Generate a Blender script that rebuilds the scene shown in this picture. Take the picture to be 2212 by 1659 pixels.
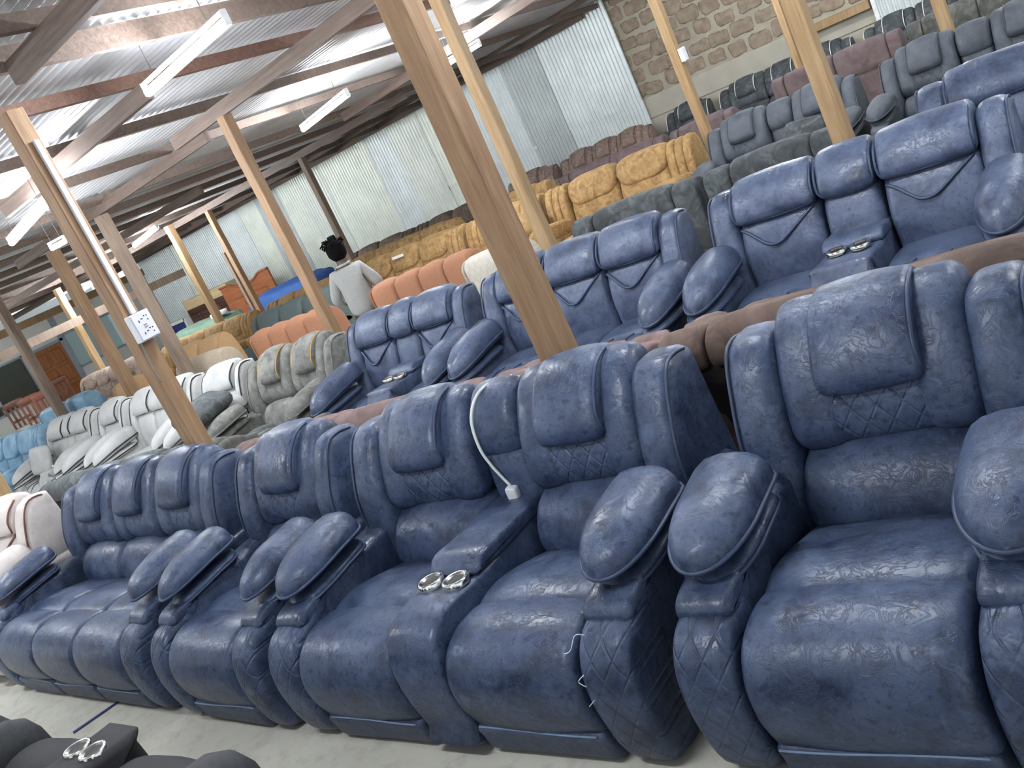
import bpy, math, random
import numpy as np
from mathutils import Matrix, Vector
R = math.radians
for o in list(bpy.data.objects): bpy.data.objects.remove(o)
C = bpy.context.scene.collection
S = bpy.context.scene
# ------------------------------------------------------------------ camera
FPX, IMW, IMH, HCAM = 2084.0, 2212, 1659, 1.75
YAW, PITCH, ROLL = R(40.92), R(13.44), R(-25.37)
_f = np.array([-math.sin(YAW)*math.cos(PITCH), math.cos(YAW)*math.cos(PITCH), -math.sin(PITCH)])
_r0 = np.array([math.cos(YAW), math.sin(YAW), 0.0]); _u0 = np.cross(_r0, _f)
_r = math.cos(ROLL)*_r0+math.sin(ROLL)*_u0; _u = -math.sin(ROLL)*_r0+math.cos(ROLL)*_u0
cam = bpy.data.cameras.new('camera'); camo = bpy.data.objects.new('camera', cam); C.objects.link(camo)
cam.sensor_fit = 'HORIZONTAL'; cam.sensor_width = 36; cam.lens = 36*FPX/IMW; cam.clip_start = .02
M = Matrix.Identity(4)
for i in range(3):
    M[i][0] = _r[i]; M[i][1] = _u[i]; M[i][2] = -_f[i]
M[2][3] = HCAM
camo.matrix_world = M; S.camera = camo
def ray(x, y): return (x-IMW/2)/FPX*_r-(y-IMH/2)/FPX*_u+_f
def on_y(x, y, Y):
    d = ray(x, y); p = d*(Y/d[1]); return Vector((p[0], p[1], p[2]+HCAM))
def on_x(x, y, X):
    d = ray(x, y); p = d*(X/d[0]); return Vector((p[0], p[1], p[2]+HCAM))
def on_z(x, y, z):
    d = ray(x, y); p = d*((z-HCAM)/d[2]); return Vector((p[0], p[1], z))
# ------------------------------------------------------------------ world, exposure
w = bpy.data.worlds.new('world'); S.world = w; w.use_nodes = True
w.node_tree.nodes['Background'].inputs[0].default_value = (.86, .93, 1, 1)
w.node_tree.nodes['Background'].inputs[1].default_value = .6
S.view_settings.view_transform = 'Standard'; S.view_settings.look = 'None'
S.view_settings.gamma = 1; S.view_settings.use_curve_mapping = False
S.view_settings.exposure = 0.94
S.cycles.max_bounces = 5; S.cycles.diffuse_bounces = 3; S.cycles.glossy_bounces = 2; S.cycles.transmission_bounces = 4; S.cycles.adaptive_threshold = .03
TUBE_POWER = 105.0
# ------------------------------------------------------------------ materials
def nt(name):
    m = bpy.data.materials.new(name); m.use_nodes = True
    t = m.node_tree; b = t.nodes['Principled BSDF']
    return m, t, b
def N(t, k, **kw):
    n = t.nodes.new(k)
    for a, v in kw.items():
        if a in n.inputs: n.inputs[a].default_value = v
        else: setattr(n, a, v)
    return n
def coords(t, rand=True):
    tc = N(t, 'ShaderNodeTexCoord')
    if not rand: return tc.outputs['Object']
    oi = N(t, 'ShaderNodeObjectInfo'); mul = N(t, 'ShaderNodeMath', operation='MULTIPLY'); mul.inputs[1].default_value = 37.0
    t.links.new(oi.outputs['Random'], mul.inputs[0])
    add = N(t, 'ShaderNodeVectorMath', operation='ADD')
    t.links.new(tc.outputs['Object'], add.inputs[0]); t.links.new(mul.outputs[0], add.inputs[1])
    return add.outputs[0]
def ramp(t, src, stops):
    r = N(t, 'ShaderNodeValToRGB'); e = r.color_ramp.elements
    while len(e) < len(stops): e.new(.5)
    for i, (p, c) in enumerate(stops):
        e[i].position = p; e[i].color = (*c, 1) if len(c) == 3 else c
    t.links.new(src, r.inputs[0]); return r.outputs[0]
def noise(t, vec, scale, detail=4, rough=.55, dist=0):
    n = N(t, 'ShaderNodeTexNoise', Scale=scale, Detail=detail, Roughness=rough, Distortion=dist)
    t.links.new(vec, n.inputs['Vector']); return n.outputs[0]
def mixc(t, f, a, b, mode='MIX'):
    m = N(t, 'ShaderNodeMix', data_type='RGBA', blend_type=mode)
    if isinstance(f, (int, float)): m.inputs[0].default_value = f
    else: t.links.new(f, m.inputs[0])
    for v, i in ((a, 6), (b, 7)):
        if isinstance(v, tuple): m.inputs[i].default_value = (*v, 1)
        else: t.links.new(v, m.inputs[i])
    return m.outputs[2]
def bump(t, b, h, strength=.3, dist=.01, prev=None):
    n = N(t, 'ShaderNodeBump', Strength=strength, Distance=dist)
    t.links.new(h, n.inputs['Height'])
    if prev: t.links.new(prev, n.inputs['Normal'])
    t.links.new(n.outputs[0], b.inputs['Normal']); return n.outputs[0]
def wsum(t, terms):
    """weighted sum of heights, so that one bump node does for all"""
    acc = None
    for src, k in terms:
        a = N(t, 'ShaderNodeMath', operation='MULTIPLY_ADD'); a.inputs[1].default_value = k; t.links.new(src, a.inputs[0])
        if acc is not None: t.links.new(acc, a.inputs[2])
        else: a.inputs[2].default_value = 0
        acc = a.outputs[0]
    return acc
def leather(name, base, dark, light, rough=.42, quilt=False, mott=1.0):
    m, t, b = nt(name); v = coords(t, not quilt)
    n1 = noise(t, v, 7, 3, .6, .4); n2 = noise(t, v, 42, 2, .65); n4 = noise(t, v, 15, 4, .75, 1.6)
    c = ramp(t, n1, [(.3, dark), (.5, base), (.75, light)])
    k = ramp(t, n2, [(.33, (.8*mott,)*3), (.47, (0, 0, 0))])
    c = mixc(t, k, c, dark)
    kk = ramp(t, n4, [(.56, (0, 0, 0)), (.72, (.42*mott,)*3)]); c = mixc(t, kk, c, tuple(min(1, x*1.5) for x in light))
    t.links.new(c, b.inputs['Base Color'])
    rr = ramp(t, n1, [(.3, (rough-.05,)*3), (.7, (rough+.1,)*3)]); t.links.new(rr, b.inputs['Roughness'])
    vein = ramp(t, n4, [(.465, (0, 0, 0)), (.5, (1, 1, 1)), (.535, (0, 0, 0))])
    terms = [(n2, .0010), (n1, .0060), (vein, -.0005)]
    if quilt:
        sx = N(t, 'ShaderNodeSeparateXYZ'); t.links.new(v, sx.inputs[0]); outs = []
        for sg in (1, -1):
            a = N(t, 'ShaderNodeMath', operation='MULTIPLY_ADD'); a.inputs[1].default_value = sg*.75
            t.links.new(sx.outputs[2], a.inputs[0]); t.links.new(sx.outputs[0], a.inputs[2])
            s = N(t, 'ShaderNodeMath', operation='PINGPONG'); s.inputs[1].default_value = .036; t.links.new(a.outputs[0], s.inputs[0]); outs.append(s.outputs[0])
        mn = N(t, 'ShaderNodeMath', operation='MINIMUM'); t.links.new(outs[0], mn.inputs[0]); t.links.new(outs[1], mn.inputs[1])
        q = N(t, 'ShaderNodeMapRange'); q.inputs['From Max'].default_value = .007; t.links.new(mn.outputs[0], q.inputs['Value'])
        q.interpolation_type = 'SMOOTHSTEP'
        terms.append((q.outputs[0], .0026))
    bump(t, b, wsum(t, terms), 1.0, 1.0)
    return m
def velvet(name, base, dark, light, rough=.85, sheen=.35, sc=9):
    m, t, b = nt(name); v = coords(t)
    n1 = noise(t, v, sc, 4, .62, 1.2); n2 = noise(t, v, 90, 1)
    c = ramp(t, n1, [(.3, dark), (.5, base), (.72, light)])
    t.links.new(c, b.inputs['Base Color']); b.inputs['Roughness'].default_value = rough
    b.inputs['Sheen Weight'].default_value = sheen; b.inputs['Sheen Roughness'].default_value = .4
    b.inputs['Sheen Tint'].default_value = (*light, 1)
    bump(t, b, wsum(t, [(n2, .0005), (n1, .0035)]), 1.0, 1.0)
    return m
def plain(name, col, rough=.6, metal=0, var=.12, sc=14, bm=.1, spec=None):
    m, t, b = nt(name); v = coords(t)
    n1 = noise(t, v, sc, 4)
    d = tuple(x*(1-var) for x in col); l = tuple(min(1, x*(1+var)) for x in col)
    t.links.new(ramp(t, n1, [(.3, d), (.7, l)]), b.inputs['Base Color'])
    b.inputs['Roughness'].default_value = rough; b.inputs['Metallic'].default_value = metal
    if bm: bump(t, b, noise(t, v, sc*5, 1), bm, .004)
    return m
def wood(name, base, dark, light, axis=2, sc=1.0, rough=.65):
    m, t, b = nt(name); v = coords(t)
    mp = N(t, 'ShaderNodeMapping'); s = [22*sc, 22*sc, 22*sc]; s[axis] = 1.3*sc; mp.inputs['Scale'].default_value = s
    t.links.new(v, mp.inputs[0])
    n1 = noise(t, mp.outputs[0], 1.6, 3, .65, .6); n2 = noise(t, mp.outputs[0], 7, 3, .7); n3 = noise(t, v, 1.4, 3)
    c = ramp(t, n1, [(.28, dark), (.5, base), (.72, light)])
    c = mixc(t, ramp(t, n2, [(.35, (.0, .0, .0)), (.75, (.55, .55, .55))]), c, dark)
    c = mixc(t, ramp(t, n3, [(.4, (0, 0, 0)), (.75, (.45, .45, .45))]), c, light)
    t.links.new(c, b.inputs['Base Color']); b.inputs['Roughness'].default_value = rough
    bump(t, b, n2, .35, .004); return m
def metal_sheet(name, base, rough, rust=False, metal=.85):
    m, t, b = nt(name); v = coords(t); n1 = noise(t, v, 3.0, 5, .6); n2 = noise(t, v, 26, 4)
    c = ramp(t, n1, [(.3, tuple(x*.82 for x in base)), (.7, base)])
    if rust: c = mixc(t, ramp(t, noise(t, v, 5.5, 6, .7), [(.62, (0, 0, 0)), (.78, (.6, .6, .6))]), c, (.30, .19, .10))
    t.links.new(c, b.inputs['Base Color']); b.inputs['Metallic'].default_value = metal
    t.links.new(ramp(t, n2, [(.3, (rough-.06,)*3), (.7, (rough+.12,)*3)]), b.inputs['Roughness'])
    bump(t, b, n1, .06, .01); return m
def emit(name, col, s):
    m, t, b = nt(name); b.inputs['Base Color'].default_value = (*col, 1)
    b.inputs['Emission Color'].default_value = (*col, 1); b.inputs['Emission Strength'].default_value = s; return m
def glass(name, col=(.8, .9, .9)):
    m, t, b = nt(name); b.inputs['Base Color'].default_value = (*col, 1); b.inputs['Roughness'].default_value = .08
    b.inputs['Transmission Weight'].default_value = .55; b.inputs['IOR'].default_value = 1.2; return m
MT = {}
MT['blue'] = leather('navy_leather', (.044, .067, .130), (.018, .028, .060), (.075, .104, .180), .36)
MT['blueq'] = leather('navy_quilted_leather', (.044, .067, .130), (.018, .028, .060), (.075, .104, .180), .36, quilt=True)
MT['bluelow'] = leather('navy_lower_leather', (.055, .075, .125), (.03, .042, .08), (.085, .11, .17), .5)
MT['blueB'] = leather('slate_blue_leather', (.068, .092, .158), (.030, .042, .078), (.108, .138, .218), .34, mott=.7)
MT['piping'] = plain('navy_piping', (.035, .055, .11), .5)
MT['seam'] = plain('pale_blue_seam', (.20, .28, .42), .55)
MT['white'] = leather('white_leather', (.47, .47, .46), (.40, .40, .395), (.54, .54, .525), .45, mott=.25)
MT['whitepk'] = leather('blush_leather', (.62, .56, .53), (.52, .46, .43), (.70, .64, .61), .42, mott=.25)
MT['blackpipe'] = plain('black_piping', (.02, .022, .025), .5)
MT['brownpipe'] = plain('chestnut_piping', (.16, .055, .03), .4)
MT['whitepipe'] = plain('white_piping', (.82, .80, .72), .5)
MT['ltblue'] = leather('steel_blue_leather', (.17, .31, .43), (.10, .20, .30), (.26, .42, .54), .4, mott=.4)
MT['greyv'] = velvet('grey_velvet', (.16, .16, .145), (.095, .095, .088), (.26, .26, .24))
MT['darkv'] = velvet('charcoal_velvet', (.060, .066, .070), (.032, .036, .040), (.13, .15, .155))
MT['dkgreen'] = velvet('ash_velvet', (.085, .085, .075), (.05, .05, .045), (.15, .15, .135))
MT['mauve'] = velvet('mauve_brown_velvet', (.155, .098, .090), (.095, .058, .052), (.23, .155, .145), sc=5)
MT['dkbrown'] = velvet('chocolate_velvet', (.085, .052, .040), (.045, .027, .022), (.15, .098, .078), sc=5)
MT['backcloth'] = plain('black_dust_cloth', (.016, .013, .013), .9)
MT['gold'] = velvet('golden_velvet', (.31, .185, .072), (.18, .102, .038), (.44, .285, .12), sc=11)
MT['orange'] = plain('terracotta_fabric', (.37, .17, .095), .85, var=.08, sc=40)
MT['tan'] = plain('tan_fabric', (.55, .34, .17), .8, var=.08, sc=40)
MT['cream'] = leather('cream_leather', (.60, .55, .47), (.52, .47, .40), (.66, .62, .54), .5, quilt=True, mott=.1)
MT['teal'] = plain('slate_teal_fabric', (.12, .155, .155), .85, var=.1, sc=40)
MT['beige'] = plain('beige_fabric', (.40, .33, .25), .85, var=.08, sc=40)
MT['greyblue'] = leather('charcoal_leather', (.070, .080, .098), (.045, .052, .066), (.105, .118, .138), .55, mott=.2)
MT['greyblueq'] = leather('charcoal_quilted_leather', (.070, .080, .098), (.045, .052, .066), (.105, .118, .138), .55, quilt=True, mott=.2)
MT['greypipe'] = plain('grey_piping', (.05, .057, .07), .6)
MT['pinkv'] = velvet('mottled_pink_brown_suede', (.27, .19, .155), (.15, .105, .085), (.40, .30, .25), sc=14)
MT['brownv'] = velvet('dark_brown_suede', (.105, .075, .055), (.05, .035, .027), (.18, .135, .10), sc=8)
MT['purple'] = velvet('dusky_purple_suede', (.135, .095, .095), (.09, .062, .065), (.18, .135, .135), sc=5)
MT['patch'] = velvet('patchy_brown_velvet', (.20, .15, .115), (.11, .082, .065), (.30, .24, .19), sc=14)
MT['black'] = plain('black_fabric', (.012, .012, .014), .75, var=.3, sc=50)
MT['blacktrim'] = plain('black_trim_fabric', (.022, .024, .027), .7, var=.3, sc=50)
MT['chrome'] = metal_sheet('chrome', (.85, .85, .8), .14, metal=1.0)
MT['goldtrim'] = plain('mustard_trim', (.42, .25, .06), .5)
MT['post'] = wood('post_timber', (.285, .165, .085), (.17, .092, .045), (.39, .255, .145))
MT['postgrey'] = wood('weathered_timber', (.20, .14, .10), (.11, .075, .05), (.30, .225, .165))
MT['postpale'] = wood('pale_timber', (.37, .235, .115), (.25, .15, .065), (.47, .33, .185))
MT['beamx'] = wood('roof_timber_x', (.16, .112, .088), (.10, .068, .053), (.22, .165, .135), 0)  # roof timber colours paled and greyed to imitate haze
MT['beamy'] = wood('roof_timber_y', (.16, .112, .088), (.10, .068, .053), (.22, .165, .135), 1)
MT['redbeamy'] = wood('roof_timber_red', (.20, .105, .075), (.13, .065, .045), (.27, .155, .115), 1)
MT['roof'] = metal_sheet('galvanised_roof', (.66, .66, .68), .42, metal=.35)
MT['wallsheet'] = metal_sheet('galvanised_wall', (.74, .79, .78), .40, metal=.42)
MT['wallsheet2'] = metal_sheet('galvanised_wall_dull', (.54, .58, .57), .42, metal=.45)
MT['wallsheet3'] = metal_sheet('galvanised_wall_rusty', (.74, .77, .71), .40, True, metal=.42)
MT['wallsheet4'] = metal_sheet('galvanised_wall_pale', (.78, .82, .73), .38, metal=.35)
MT['tube'] = emit('led_tube', (.90, .95, 1), TUBE_POWER)
MT['tubehouse'] = plain('batten_white', (.8, .8, .8), .4)
MT['plaster'] = plain('white_plaster', (.74, .74, .70), .8, var=.05, sc=3)
MT['frame'] = plain('grey_window_frame', (.33, .37, .42), .45)
MT['glass'] = glass('window_glass', (.55, .66, .66)); MT['darkglass'] = glass('dark_window_glass', (.12, .13, .11))
MT['door'] = wood('varnished_door', (.36, .125, .035), (.24, .075, .02), (.46, .19, .065), 2, .6, .35)
MT['mahog'] = wood('mahogany', (.135, .038, .018), (.075, .02, .01), (.20, .065, .03), 0, .6, .3)
MT['cherry'] = wood('cherry_wood', (.34, .115, .045), (.22, .07, .025), (.44, .17, .075), 0, .6, .35)
MT['ply'] = wood('pale_plywood', (.60, .45, .25), (.50, .36, .19), (.70, .56, .35), 0, .4)
MT['dkwood'] = wood('dark_dresser_wood', (.075, .032, .025), (.045, .018, .014), (.115, .052, .04), 0, .5, .4)
MT['bedblue'] = plain('royal_blue_cloth', (.022, .035, .16), .8)
MT['coverblue'] = plain('bright_blue_cloth', (.035, .105, .33), .8)
MT['greencloth'] = plain('sage_cloth', (.14, .22, .16), .85)
MT['plastic'] = plain('white_plastic', (.74, .74, .78), .4, var=.03, bm=0)
MT['dark'] = plain('black_slot', (.01, .01, .012), .6, bm=0)
MT['cable'] = plain('white_cable', (.72, .76, .74), .4, var=.03, bm=0)
MT['greycable'] = plain('grey_cable', (.20, .19, .18), .5, bm=0)
MT['skin'] = plain('dark_skin', (.060, .032, .020), .5)
MT['hair'] = plain('black_hair', (.004, .0035, .0035), .9); MT['hair'].node_tree.nodes['Principled BSDF'].inputs['Specular IOR Level'].default_value = .1
MT['sweater'] = plain('pale_grey_knit', (.33, .335, .32), .9, var=.06, sc=30, bm=.3)
MT['trousers'] = plain('dark_trousers', (.035, .037, .045), .85)
MT['paper'] = plain('white_paper', (.78, .78, .74), .7, var=.04)
MT['styro'] = plain('styrofoam', (.80, .80, .76), .7, var=.03)
MT['stone'] = plain('brown_stone', (.305, .24, .175), .95, var=.28, sc=9, bm=.5)
MT['thread'] = plain('loose_thread', (.65, .72, .75), .6, bm=0)
def m_mortar():
    m, t, b = nt('rough_mortar'); v = coords(t, False); n1 = noise(t, v, 2.2, 6, .65); n2 = noise(t, v, 18, 6, .7)
    t.links.new(ramp(t, n1, [(.3, (.37, .325, .25)), (.7, (.49, .445, .355))]), b.inputs['Base Color']); b.inputs['Roughness'].default_value = .95
    bump(t, b, n2, .6, .03); return m
MT['mortar'] = m_mortar(); MT['plinth'] = plain('grey_plaster', (.47, .44, .36), .9, var=.10, sc=3, bm=.3)
def m_floor():
    m, t, b = nt('concrete_floor'); v = coords(t, False)
    n1 = noise(t, v, 1.3, 6, .6); n2 = noise(t, v, 9, 8, .7); mp = N(t, 'ShaderNodeMapping'); mp.inputs['Scale'].default_value = (2, 26, 1); mp.inputs['Rotation'].default_value = (0, 0, 1.1)
    t.links.new(v, mp.inputs[0]); n3 = noise(t, mp.outputs[0], 2, 5, .7)
    c = ramp(t, n1, [(.3, (.52, .50, .43)), (.7, (.66, .64, .555))])
    c = mixc(t, ramp(t, n2, [(.3, (.55,)*3), (.5, (0,)*3)]), c, (.30, .285, .235))
    c = mixc(t, ramp(t, n3, [(.6, (0,)*3), (.75, (.6,)*3)]), c, (.66, .65, .58))
    t.links.new(c, b.inputs['Base Color']); b.inputs['Roughness'].default_value = .72
    bump(t, b, n2, .25, .01); return m
MT['floor'] = m_floor()
# ------------------------------------------------------------------ mesh kit
rng = random.Random(7)
def mesh(name, v, f, mat, smooth=True):
    me = bpy.data.meshes.new(name); me.from_pydata([tuple(map(float, p)) for p in v], [], f)
    if smooth: me.polygons.foreach_set('use_smooth', [True]*len(f))
    me.materials.append(MT[mat] if isinstance(mat, str) else mat); me.update(); return me
def obj(name, me, parent=None, loc=(0, 0, 0), rot=(0, 0, 0)):
    o = bpy.data.objects.new(name, me); C.objects.link(o); o.parent = parent; o.location = loc; o.rotation_euler = rot; return o
def part(name, vf, mat, parent=None, smooth=True): return obj(name, mesh(name, vf[0], vf[1], mat, smooth), parent)
def tag(o, label, cat, group=None):
    o['label'] = label; o['category'] = cat
    if group: o['group'] = group
    return o
def thing(name, label, cat, loc=(0, 0, 0), rz=0, group=None):
    o = obj(name, None, None, loc, (0, 0, rz)); o.empty_display_size = .1; return tag(o, label, cat, group)
def join(*vfs):
    V = []; Fc = []
    for v, f in vfs:
        k = len(V); V += list(map(tuple, v)); Fc += [tuple(i+k for i in q) for q in f]
    return V, Fc
def box(x0, x1, y0, y1, z0, z1, b=0.0):
    if b <= 0:
        v = [(x, y, z) for x in (x0, x1) for y in (y0, y1) for z in (z0, z1)]
        return v, [(0, 1, 3, 2), (4, 6, 7, 5), (0, 4, 5, 1), (2, 3, 7, 6), (0, 2, 6, 4), (1, 5, 7, 3)]
    V = []; Fc = []   # bevelled along the vertical and horizontal edges
    lev = [(z0, b), (z0+b, 0), (z1-b, 0), (z1, b)]
    for z, k in lev:
        c = b+k
        V += [(x0+c, y0+k, z), (x1-c, y0+k, z), (x1-k, y0+c, z), (x1-k, y1-c, z), (x1-c, y1-k, z), (x0+c, y1-k, z), (x0+k, y1-c, z), (x0+k, y0+c, z)]
    for l in range(3):
        for i in range(8):
            j = (i+1) % 8; Fc.append((l*8+i, l*8+j, l*8+8+j, l*8+8+i))
    Fc.append(tuple(range(7, -1, -1))); Fc.append(tuple(range(24, 32)))
    return V, Fc
def smooth_loop(ctrl, n, closed=True):
    P = np.array(ctrl, float); k = len(P); out = []
    segs = k if closed else k-1
    for i in range(segs):
        if closed: p0, p1, p2, p3 = P[(i-1) % k], P[i], P[(i+1) % k], P[(i+2) % k]
        else: p0, p1, p2, p3 = P[max(i-1, 0)], P[i], P[i+1], P[min(i+2, k-1)]
        for t in np.linspace(0, 1, 10, endpoint=False):
            out.append(.5*((2*p1)+(-p0+p2)*t+(2*p0-5*p1+4*p2-p3)*t*t+(-p0+3*p1-3*p2+p3)*t**3))
    if not closed: out.append(P[-1])
    Q = np.array(out); E = np.vstack([Q, Q[:1]]) if closed else Q
    d = np.r_[0, np.cumsum(np.linalg.norm(np.diff(E, axis=0), axis=1))]
    s = np.linspace(0, d[-1], n, endpoint=not closed)
    return np.stack([np.interp(s, d, E[:, j]) for j in range(E.shape[1])], 1)
def wob(P, Nn, amp, seed):
    r = np.random.RandomState(seed); d = np.zeros(len(P))
    for k in range(5):
        q = r.normal(size=3)*r.uniform(8, 26); d += np.sin(P@q+r.uniform(0, 6))*amp/2.2
    return P+Nn*d[:, None]
def sweep(prof, x0, x1, r=.03, n=30, m=4, bulge=0.0, mid=5, amp=.0015, seed=None, sag=0.0):
    """soft cushion: closed (y,z) profile carried across x with rounded, inset ends"""
    Q = smooth_loop(prof, n)
    a = np.sum(Q[:, 0]*np.roll(Q[:, 1], -1)-np.roll(Q[:, 0], -1)*Q[:, 1])
    if a < 0: Q = Q[::-1]
    T = np.roll(Q, -1, 0)-np.roll(Q, 1, 0); T /= np.linalg.norm(T, axis=1)[:, None]+1e-9
    Nn = np.stack([T[:, 1], -T[:, 0]], 1)
    w = x1-x0; rx = min(r, w*.49); st = []
    for k in range(m+1):
        g = k/m*math.pi/2; st.append((x0+rx*(1-math.cos(g)), r*(1-math.sin(g))))
    inner = np.linspace(x0+rx, x1-rx, mid+2)[1:-1] if w > 2*rx+.01 else []
    st += [(x, 0) for x in inner]
    for k in range(m, -1, -1):
        g = k/m*math.pi/2; st.append((x1-rx*(1-math.cos(g)), r*(1-math.sin(g))))
    V = []; NN = []
    for x, ins in st:
        t = (x-(x0+x1)/2)/(w/2); bl = bulge*(1-t*t)
        q = Q+Nn*(bl-ins)
        V.append(np.c_[np.full(n, x), q[:, 0], q[:, 1]-sag*(1-t*t)]); NN.append(np.c_[np.zeros(n), Nn])
    V = np.vstack(V); NN = np.vstack(NN)
    if amp: V = wob(V, NN, amp, seed if seed is not None else rng.randrange(9999))
    Fc = []
    for s in range(len(st)-1):
        for i in range(n):
            j = (i+1) % n; Fc.append((s*n+i, (s+1)*n+i, (s+1)*n+j, s*n+j))
    L = len(st)-1; k = len(V)
    V = np.vstack([V, V[:n].mean(0), V[L*n:L*n+n].mean(0)])
    for i in range(n):
        j = (i+1) % n; Fc.append((k, i, j)); Fc.append((k+1, L*n+j, L*n+i))
    return V, Fc
def pillow(c, s, e=(.45, .6), nu=22, nv=12, rot=None, amp=.002, fn=None):
    """superellipsoid cushion"""
    V = []; Fc = []
    sg = lambda a, p: math.copysign(abs(a)**p, a)
    for i in range(nv+1):
        ph = -math.pi/2+math.pi*i/nv
        for j in range(nu):
            th = 2*math.pi*j/nu
            V.append((s[0]/2*sg(math.cos(ph), e[0])*sg(math.cos(th), e[1]), s[1]/2*sg(math.cos(ph), e[0])*sg(math.sin(th), e[1]), s[2]/2*sg(math.sin(ph), e[0])))
    for i in range(nv):
        for j in range(nu):
            k = (j+1) % nu; Fc.append((i*nu+j, i*nu+k, (i+1)*nu+k, (i+1)*nu+j))
    V = np.array(V); 
    if amp: V = wob(V, V/(np.linalg.norm(V, axis=1)[:, None]+1e-6), amp, rng.randrange(9999))
    if fn: V = fn(V)
    if rot: V = V@np.array(Matrix.Rotation(rot[0], 3, 'X').to_3x3()).T@np.array(Matrix.Rotation(rot[1], 3, 'Y')).T@np.array(Matrix.Rotation(rot[2], 3, 'Z')).T
    return V+np.array(c), Fc
def tube(pts, r=.006, sides=6, closed=False, n=None):
    P = np.array(pts, float)
    if n: P = smooth_loop(P, n, closed)
    k = len(P); V = []; Fc = []; up = np.array([.3, .2, .93])
    for i in range(k):
        a = P[(i-1) % k] if closed or i > 0 else P[i]; b = P[(i+1) % k] if closed or i < k-1 else P[i]
        t = b-a; t /= np.linalg.norm(t)+1e-9; s = np.cross(t, up); s /= np.linalg.norm(s)+1e-9; q = np.cross(s, t)
        for j in range(sides):
            g = 2*math.pi*j/sides; V.append(P[i]+r*(math.cos(g)*s+math.sin(g)*q))
    for i in range(k if closed else k-1):
        a = i*sides; b = ((i+1) % k)*sides
        for j in range(sides):
            h = (j+1) % sides; Fc.append((a+j, a+h, b+h, b+j))
    if not closed: Fc += [tuple(range(sides-1, -1, -1)), tuple(range((k-1)*sides, k*sides))]
    return V, Fc
def armshape(t):
    a = min(1, t/.48); w = math.sqrt(max(0, 1-(1-a)**2))
    if t > .86: w *= math.sqrt(max(0, 1-((t-.86)/.14)**2))*.9+.1*(1-(t-.86)/.14)
    return w
def armpad(xc, y0, y1, z, W, H, hb, rise=.05, droop=.03, n=18, sides=18, amp=.0025):
    """boat-shaped arm pillow; z is its rim; returns mesh and rim loop for the piping"""
    V = []; Fc = []; rimL = []; rimR = []
    for i in range(n+1):
        t = .5-.5*math.cos(math.pi*i/n); w = max(.02, armshape(t)); hh = max(.05, w**.7)
        zc = z+rise*t-droop*(1-t)**3; y = y0+(y1-y0)*t
        for j in range(sides):
            g = 2*math.pi*j/sides; c, s = math.cos(g), math.sin(g)
            V.append((xc+W/2*w*math.copysign(abs(c)**.8, c), y, zc+(H*hh*abs(s)**.85 if s > 0 else -hb*hh*abs(s)**.6)))
        rimL.append((xc-W/2*w-.002, y, zc)); rimR.append((xc+W/2*w+.002, y, zc))
    for i in range(n):
        for j in range(sides):
            h = (j+1) % sides; Fc.append((i*sides+j, i*sides+h, (i+1)*sides+h, (i+1)*sides+j))
    Fc += [tuple(range(sides)), tuple(range((n+1)*sides-1, n*sides-1, -1))]
    V = np.array(V); 
    if amp: V = wob(V, np.tile([0, 0, 1.], (len(V), 1))*(V[:, 2:3] > z), amp, rng.randrange(9999))
    return (V, Fc), rimL+rimR[::-1]
def lathe(prof, c=(0, 0, 0), n=20, axis_tilt=None):
    V = []; Fc = []
    for r_, z in prof:
        for j in range(n):
            g = 2*math.pi*j/n; V.append((c[0]+r_*math.cos(g), c[1]+r_*math.sin(g), c[2]+z))
    for i in range(len(prof)-1):
        for j in range(n):
            k = (j+1) % n; Fc.append((i*n+j, i*n+k, (i+1)*n+k, (i+1)*n+j))
    return V, Fc
# ------------------------------------------------------------------ the building
def struct(o): o['kind'] = 'structure'; return o
struct(part('floor', box(-26, 4, -4, 16, -.12, 0), 'floor', smooth=False))
def rz(X): return 2.95+(.035 if X > -9 else .007)*(X+9)
ceil = struct(part('ceiling', box(-23.2, 3.6, 15.0, 15.06, 2.93, 3.06), 'beamx', smooth=False))
def corr(L, Wd, pitch=.076, amp=.014, horiz=True, per=8):
    """corrugated sheet: length L along x, waves along y"""
    n = int(Wd/pitch*per); V = []; Fc = []
    for i in range(n+1):
        y = i*pitch/per; z = amp*math.sin(2*math.pi*i/per)
        for x in (0, L*.5, L): V.append((x, y, z))
    for i in range(n):
        for k in (0, 1): a = i*3+k; Fc.append((a, a+1, a+4, a+3))
    return V, Fc
SH = [mesh('roof_sheet', *corr(2.5, .85), 'roof') for _ in range(1)]
xs = -23.4; row = 0
while xs < 3.4:
    L = 2.5; x1 = xs+2.36
    for k in range(22):
        y0 = -1.6+k*.76
        o = obj('roof_sheet', SH[0], ceil, (xs+rng.uniform(-.05, .05), y0, rz(xs)+.012+.004*(k % 2)+rng.uniform(0, .004)), (rng.uniform(-.003, .003), -math.atan2(rz(x1)-rz(xs), 2.36)-.006, rng.uniform(-.004, .004)))
    xs = x1; row += 1
def beam(name, mat, a, b, wd, dp, parent=ceil):
    """bar from a to b; wd is width, dp depth (downwards)"""
    a = Vector(a); b = Vector(b); d = b-a; L = d.length
    V, Fc = box(0, L, -wd/2, wd/2, -dp, 0)
    me = mesh(name, V, Fc, mat, False); o = obj(name, me, parent, a); o.rotation_euler = d.to_track_quat('X', 'Z').to_euler(); return o
for i, X in enumerate([1.9, .7, -.6, -1.8, -2.9, -4.05, -4.43, -5.38, -6.6, -7.85, -9.3, -10.5, -11.7, -13.0, -14.3, -15.6, -17.0, -18.4, -19.8, -21.3]):
    beam('purlin', 'redbeamy' if i in (7,) else 'beamy', (X, -1.5, rz(X)-.012), (X, 15.0, rz(X)-.012), .05, .08 if i != 6 else .12)
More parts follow.
